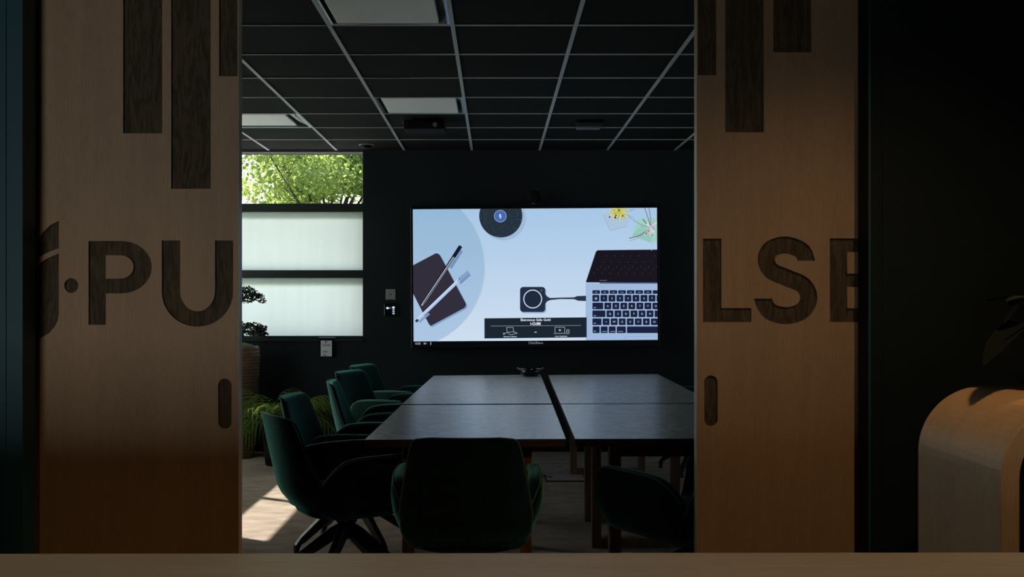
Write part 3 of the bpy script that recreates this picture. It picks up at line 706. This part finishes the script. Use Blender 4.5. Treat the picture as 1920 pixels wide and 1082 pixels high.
# banner
sp([(908.3, 596.8), (1099.8, 595), (1099.8, 632.6), (908.3, 634.6)], (28, 38, 50), 8)
text('Bienvenue Salle Gold', 1004, 599.5, 6.6, (226, 234, 244), 10, 0.012)
text('I-CUBE', 1004, 606.8, 6.4, (236, 242, 250), 10, 0.035)
line(920, 611.4, 1089, 610.2, 0.9, (130, 142, 155), 10)
for a_, b_, c_, d_ in ((949.5, 614, 962, 614), (949.5, 614, 951, 623), (962, 614, 963.2, 622.5), (951, 623, 963.2, 622.2), (951, 623, 957, 628), (957, 628, 970, 624.5), (970, 624.5, 963.2, 622.2), (951, 623, 946, 626)): line(a_, b_, c_, d_, 0.8, (170, 180, 190), 10)
circ(944.8, 625.8, 1.9, (140, 150, 160), 10, 12)
for a_, b_, c_, d_ in ((1040.5, 613.3, 1058.5, 613.3), (1040.5, 613.3, 1040.5, 624.5), (1058.5, 613.3, 1058.5, 624.5), (1038.3, 625.2, 1061, 625), (1062.3, 618, 1066.7, 618), (1062.3, 618, 1062.3, 625.5), (1066.7, 618, 1066.7, 625.5), (1062.3, 625.5, 1066.7, 625.5), (1062.3, 621.6, 1066.7, 621.6)): line(a_, b_, c_, d_, 0.8, (170, 180, 190), 10)
circ(1049.5, 619, 1.9, (200, 208, 216), 10, 12); circ(1049.5, 619, 0.9, (28, 38, 50), 11, 10)
text('ou', 1004, 622.3, 4.2, (200, 210, 220), 10, 0.02); text('Brancher un Bouton', 956.5, 631, 3.0, (205, 214, 224), 10, 0.03); text("Lancer l'application", 1052, 630.3, 3.0, (205, 214, 224), 10, 0.03)
# status bar
def sb_text(*a, **k): text(*a, **k)
text('12:52', 783.5, 644, 5.0, (170, 176, 180), 3, 0.02); text('ClickShare', 1004.5, 642.6, 6.4, (120, 128, 134), 3, 0.01)
def raw(pts, col, layer): poly(sc_fix(pts), col, layer)
raw(rect(794.5, 642.3, 798.3, 645.7), (140, 146, 150), 3); raw([(798.6, 644), (800.2, 642.6), (800.2, 645.4)], (140, 146, 150), 3)
raw(rect(807, 641, 808.6, 645), (140, 146, 150), 3); raw(rect(807.5, 645.4, 808.1, 647.6), (140, 146, 150), 3); raw(rect(806, 644.6, 809.6, 645.4), (140, 146, 150), 3)
sb.build('screen', scr_mats, tv, fix=False)

# camera on top of the screen
cpz = P(1000, 381.5, 9.2)
t = tag(empty('conference_camera', (cpz.x, 9.2, cpz.z-0.012)), 'small black conference camera on top of the wall screen', 'camera')
b = MB(); b.box((-0.07, -0.03, 0.0), (0.07, 0.05, 0.022)); b.build('base', M['black'], t, bevel=0.004)
b = MB(); b.lathe([(0.03, 0.022), (0.05, 0.03), (0.056, 0.07), (0.05, 0.105), (0.03, 0.12)], 24); b.build('camera_head', M['black'], t, smooth=True)
b = MB()
for k in range(1): b.tube([(0, -0.045, 0.072), (0, -0.064, 0.072)], [0.026, 0.024], 20)
b.build('lens', M['black_gloss'], t)
b = MB(); b.box((-0.012, -0.0315, 0.008), (0.012, -0.0302, 0.014)); b.build('indicator', M['steel'], t)

# wall switch and control panel
p = P(732.5, 552, YB)
t = tag(empty('wall_switch', (p.x, YB, p.z)), 'square grey switch plate on the dark wall, above the lit keypad', 'switch')
b = MB(); b.box((-0.043, -0.008, -0.046), (0.043, 0, 0.046)); b.build('plate', M['steel'], t, bevel=0.003)
b = MB()
for q in ((-0.010, -0.006, -0.006, 0.010), (0.004, -0.006, 0.008, 0.010), (-0.010, -0.010, 0.008, -0.006)): b.box((q[0], -0.009, q[1]), (q[2], -0.0078, q[3]))
b.build('symbol', M['ink'], t)
p = P(733.5, 581, YB)
t = tag(empty('control_keypad', (p.x, YB, p.z)), 'black control keypad with lit white buttons below the grey switch', 'keypad')
b = MB(); b.box((-0.062, -0.014, -0.058), (0.062, 0, 0.058)); b.build('body', M['black_gloss'], t, bevel=0.004)
ks = P(733.5, 581, YB)
def keyb(x0, y0, x1, y1, e):
    a = P(x0, y0, YB); c = P(x1, y1, YB); b = MB(); b.box((a.x-ks.x, -0.0155, c.z-ks.z), (c.x-ks.x, -0.0135, a.z-ks.z)); b.build('lit_button', e, t)
eW = emit('button_white', (0.75, 0.9, 1.0), 1.0); eB = emit('button_blue', (0.32, 0.52, 0.66), 1.0); eD = emit('button_dim', (0.12, 0.10, 0.13), 1.0)
keyb(724.8, 576, 729.2, 579.5, eW); keyb(730.5, 576, 733.8, 578.8, eD); keyb(736, 574.8, 740.2, 578.2, eW); keyb(736.2, 579.5, 740, 581.5, eB); keyb(736.2, 582.8, 740, 585, eB); keyb(736.2, 586.4, 740.2, 589.2, eB)

# notice in a clear holder under the window
pc = P(613.5, 652, YB)
t = tag(empty('notice_holder', (pc.x, YB-0.024, pc.z)), 'white printed notice in a clear holder hanging below the window sill', 'notice')
def loc(px, py): q = P(px, py, YB); return (q.x-pc.x, q.z-pc.z)
(xa, za), (xb, zb) = loc(600, 632.5), loc(628, 671)
b = MB(); b.box((xa, -0.004, zb), (xb, -0.001, za)); b.build('holder', M['acrylic'], t)
(xa, za), (xb, zb) = loc(602.4, 638.5), loc(623.2, 667.8)
b = MB(); b.box((xa, -0.0065, zb), (xb, -0.0055, za)); b.build('sheet', M['paper'], t)
b = MB()
def hold_text(s, px, py, size, bold=0.02):
    fc = bpy.data.curves.new('t', 'FONT'); fc.body = s; fc.size = size*k0; fc.align_x = 'CENTER'; fc.offset = bold*size*k0
    to = bpy.data.objects.new('t', fc); C.objects.link(to); dg = bpy.context.evaluated_depsgraph_get()
    me = bpy.data.meshes.new_from_object(to.evaluated_get(dg)); bpy.data.objects.remove(to)
    x, z = loc(px, py); b.add([(x+v.co.x, -0.0068, z+v.co.y) for v in me.vertices], [tuple(q.vertices) for q in me.polygons])
hold_text('i-PULSE', 613, 648.5, 4.6)
b.build('heading', M['ink'], t, fix=False); b = MB()
for px0, px1, py in ((606.5, 614, 658), (606.5, 615.5, 659.5), (607, 612, 664.2), (607, 613, 665.8)):
    (xa, za), (xb, zb) = loc(px0, py), loc(px1, py+0.9); b = MB(); b.box((xa, -0.0068, zb), (xb, -0.0066, za)); b.build('text_line', M['ink'], t)
b = MB(); (xa, za), (xb, zb) = loc(610.8, 638.6), loc(612.2, 643.5); b.box((xa, -0.0068, zb), (xb, -0.0066, za))
(xa, za), (xb, zb) = loc(613, 639.2), loc(614.2, 641.5); b.box((xa, -0.0068, zb), (xb, -0.0066, za))
b.build('logo', M['ink'], t)
b = MB(); (xa, za), (xb, zb) = loc(599, 632), loc(629, 633.4); b.box((xa, -0.008, zb), (xb, 0.004, za)); b.build('clip', M['steel'], t)

# ---------------------------------------------------------------- ceiling things
pr = W2  # keep name
def CE(px, py): Y = (ZC-H)*F/(VY-py); return ((px-VX)/F*Y, Y)
x, y = CE(797, 226)
t = tag(empty('projector', (x, y, ZC-0.006)), 'small black projector fixed to the ceiling behind the middle light panel', 'projector')
b = MB(); b.box((-0.15, -0.12, -0.075), (0.15, 0.12, -0.012)); b.build('body', M['black'], t, bevel=0.012)
b = MB(); b.box((-0.04, -0.04, -0.013), (0.04, 0.04, 0)); b.build('bracket', M['black_metal'], t)
b = MB(); b.tube([(0.08, -0.118, -0.045), (0.08, -0.130, -0.045)], 0.018, 16); b.build('lens', M['brass_lens'], t)
for q in (-0.06, -0.03):
    b = MB(); b.box((-0.158, -0.121, q-0.004), (-0.150, -0.118, q+0.004)); b.build('screw', M['steel'], t)
x, y = CE(1104, 229)
t = tag(empty('ceiling_speaker', (x, y, ZC-0.006)), 'small grey slotted sensor box on the ceiling right of the screen centre', 'sensor')
t.name = 'ceiling_sensor'
b = MB(); b.box((-0.10, -0.10, -0.02), (0.10, 0.10, 0)); b.build('backplate', M['black'], t, bevel=0.004)
b = MB()
b.extrude_poly([(-0.10, -0.02), (0.10, -0.02), (0.088, 0.10), (-0.088, 0.10)], -0.036, -0.021); b.build('cover', mat('grey_plastic', (0.07, 0.07, 0.075), 0.6), t, bevel=0.006)
def ring(px, py, label):
    x, y = CE(px, py)
    t = tag(empty('smoke_detector', (x, y, ZC)), label, 'smoke detector')
    b = MB(); b.lathe([(0.055, 0), (0.055, -0.012), (0.035, -0.030), (0.01, -0.034)], 28); b.build('cap', M['black'], t, smooth=True)
    b = MB(); b.lathe([(0.056, 0), (0.064, 0), (0.064, -0.006), (0.056, -0.006)], 28); b.build('rim', M['grid'], t)
ring(687, 271.5, 'small round detector with pale rim on the ceiling near the window corner')

# floor outlet
fx0, fy = (1021-VX)/F*7.92, 7.72
t = tag(empty('floor_outlet', (0.52, 7.88, 0)), 'flat rectangular floor outlet box in the carpet between the tables', 'floor outlet')
b = MB(); b.box((-0.15, -0.14, 0), (0.15, 0.14, 0.006)); b.build('rim', M['black'], t, bevel=0.002)
b = MB(); b.box((-0.14, -0.13, 0.006), (0.14, 0.13, 0.010)); b.build('lid', mat('carpet_lid', (0.20, 0.165, 0.14), 0.9, noise=0.2, nscale=20), t)
b = MB(); b.tube([(0.30, 8.28, 0.006), (0.33, 8.12, 0.006), (0.36, 7.98, 0.006), (0.42, 7.86, 0.012)], 0.006, 8)
tag(b.build('power_cable', M['black'], None, smooth=True), 'black power cable running over the carpet to the floor outlet', 'cable')

# ---------------------------------------------------------------- plants in the room
def make_fern(cx, cy):
    t = tag(empty('potted_fern', (cx, cy, 0)), 'bright green feathery potted palm on the floor behind the left chairs', 'potted plant')
    b = MB(); b.lathe([(0.12, 0), (0.13, 0.005), (0.165, 0.33), (0.17, 0.34), (0.155, 0.34), (0.15, 0.31)], 32); b.build('pot', M['pot_black'], t, smooth=True)
    b = MB(); b.lathe([(0.02, 0.315), (0.151, 0.32), (0.01, 0.325)], 24); b.build('soil', M['soil'], t)
    b = MB(); st = MB(); r = random.Random(11)
    for k in range(30):
        a = 2*PI*k/30*3+r.uniform(-.3, .3); L = r.uniform(0.40, 0.64); e = r.uniform(0.6, 2.6)
        d = Vector((math.cos(a), math.sin(a), e)).normalized(); p = Vector((0.05*math.cos(a), 0.05*math.sin(a), 0.32)); pts = [p.copy()]; n = 24
        for i in range(n):
            d = (d+Vector((0, 0, -0.082))).normalized(); p = p+d*L/n
            if p.z < 0.03: break
            pts.append(p.copy())
        if len(pts) < 5: continue
        st.tube(pts, 0.0022, 4)
        for i in range(4, len(pts)-1, 2):
            dd = (pts[i+1]-pts[i]).normalized(); s = dd.cross(Vector((0, 0, 1)))
            if s.length < 1e-3: continue
            s.normalize(); l = 0.20*math.sin(PI*min(1, (i/len(pts))*0.85+0.12))
            for sg in (-1, 1):
                q = pts[i]; dr = (s*sg*0.75+dd*0.9+Vector((0, 0, -0.25))).normalized(); tip = q+dr*l+Vector((0, 0, -0.5*l)); mid = q+dr*l*0.5
                wv = dd*0.0042; m1 = q+dr*l*0.3; m2 = q+dr*l*0.62+Vector((0, 0, -0.10*l))
                b.add([q-wv, q+wv, m1-wv*1.5, m1+wv*1.5, m2-wv*1.2, m2+wv*1.2, tip], [(0, 1, 3, 2), (2, 3, 5, 4), (4, 5, 6)])
    st.build('stem', M['fern'], t); b.build('foliage', M['fern'], t, fix=False)
make_fern(-1.74, 8.56)

def cluster(b, c, rx, ry, rz, n, size, r):
    for k in range(n):
        while True:
            v = Vector((r.uniform(-1, 1), r.uniform(-1, 1), r.uniform(-1, 1)))
            if 0.25 < v.length < 1: break
        p = Vector(c)+Vector((v.x*rx, v.y*ry, v.z*rz))
        d = Vector((r.gauss(0, 1), r.gauss(0, 1), r.gauss(0, 1))).normalized(); s = d.cross(Vector((r.random(), r.random(), r.random()+0.1))).normalized()
        L = size*r.uniform(0.6, 1.3); ww = L*0.32
        b.add([p-d*L/2, p+s*ww, p+d*L/2, p-s*ww], [(0, 1, 2, 3)])
r = random.Random(21)
tx, ty = -2.225, 8.99
t = tag(empty('potted_bonsai', (tx, ty, 0)), 'cloud-pruned bonsai tree in a tall ribbed brown planter beside the window', 'potted plant')
b = MB(); prof = [(0.17, 0.0)]
for k in range(34):
    z = 0.01+k*0.0272; rr_ = lerp_tab([(0, .165), (.55, .19), (.86, .21), (.95, .20)], z)
    prof += [(rr_-0.006, z), (rr_+0.005, z+0.012), (rr_-0.004, z+0.024)]
prof += [(0.195, 0.945), (0.18, 0.945), (0.178, 0.92)]
b.lathe(prof, 40); b.build('planter', M['rattan'], t, smooth=True)
b = MB(); b.lathe([(0.01, 0.915), (0.178, 0.92), (0.15, 0.955), (0.08, 0.975), (0.01, 0.985)], 24); b.build('moss', M['moss'], t, smooth=True)
b = MB(); b.tube([(0.03, 0, 0.95), (0.05, 0, 1.03), (0.02, 0, 1.13), (0.03, 0, 1.24), (0.045, 0, 1.34), (0.04, 0, 1.42)], [0.035, 0.028, 0.022, 0.018, 0.014, 0.008], 10)
b.tube([(0.03, 0, 1.05), (0.08, -0.01, 1.07), (0.2, 0, 1.07)], [0.014, 0.01, 0.006], 8); b.tube([(0.04, 0, 1.34), (0.1, 0, 1.36), (0.22, 0, 1.33)], [0.01, 0.007, 0.004], 8)
b.tube([(0.03, 0, 1.10), (-0.06, 0, 1.14), (-0.14, 0.02, 1.16)], [0.014, 0.01, 0.006], 8)
b.build('trunk', M['bark'], t, smooth=True)
b = MB()
cluster(b, (0.09, 0, 1.385), 0.11, 0.11, 0.075, 620, 0.026, r); cluster(b, (0.19, 0, 1.375), 0.06, 0.06, 0.025, 120, 0.024, r); cluster(b, (0.235, 0, 1.335), 0.035, 0.03, 0.03, 60, 0.022, r)
cluster(b, (0.15, 0, 1.095), 0.125, 0.11, 0.055, 560, 0.026, r); cluster(b, (0.2, 0, 1.05), 0.09, 0.08, 0.03, 240, 0.026, r); cluster(b, (0.02, 0, 1.12), 0.06, 0.08, 0.05, 200, 0.026, r)
cluster(b, (-0.14, 0.02, 1.18), 0.09, 0.09, 0.05, 260, 0.026, r)
cluster(b, (0.03, 0, 1.475), 0.03, 0.03, 0.015, 30, 0.022, r)
b.build('foliage', M['bonsai'], t, fix=False)

# ---------------------------------------------------------------- trees outside
def tree(x, y, hgt, crown, label, n, seed, size=0.085):
    r = random.Random(seed); t = tag(empty('tree', (x, y, -0.3)), label, 'tree', 'leafy trees outside the window')
    b = MB(); b.tube([(0, 0, 0), (0.05, 0, hgt*0.2), (-0.03, 0.05, hgt*0.38), (0.02, 0, hgt*0.55)], [0.17, 0.12, 0.05, 0.015], 10)
    lobes = []
    for k in range(30):
        a = r.uniform(0, 2*PI); q = r.uniform(0.2, 0.9); zc = r.uniform(-0.85, 0.85)
        c = (crown[0]*q*math.cos(a)*math.sqrt(1-zc*zc*0.6), crown[1]*q*math.sin(a)*math.sqrt(1-zc*zc*0.6), hgt*0.62+crown[2]*zc)
        lobes.append(c); b.tube([(0, 0, hgt*0.35), (c[0]*0.4, c[1]*0.4, (hgt*0.35+c[2])/2+0.1), c], [0.03, 0.02, 0.008], 7)
    b.build('trunk', M['bark'], t, smooth=True)
    b = MB()
    for c in lobes:
        q = r.uniform(0.5, 1.05); cluster(b, c, 1.0*q, 1.0*q, 0.62*q, n//30, size, r)
    b.build('foliage', M['leaf'], t, fix=False)
tree(-2.8, 17.5, 5.6, (2.1, 1.6, 1.6), 'leafy tree filling most of the clear upper window pane', 58000, 5)
tree(-0.4, 23.5, 6.2, (2.0, 1.6, 2.0), 'darker leafy tree behind the right end of the clear upper pane', 24000, 9)
tree(-8.6, 22.5, 5.0, (1.8, 1.6, 1.5), 'lighter tree showing low at the left edge of the clear pane', 15000, 12)
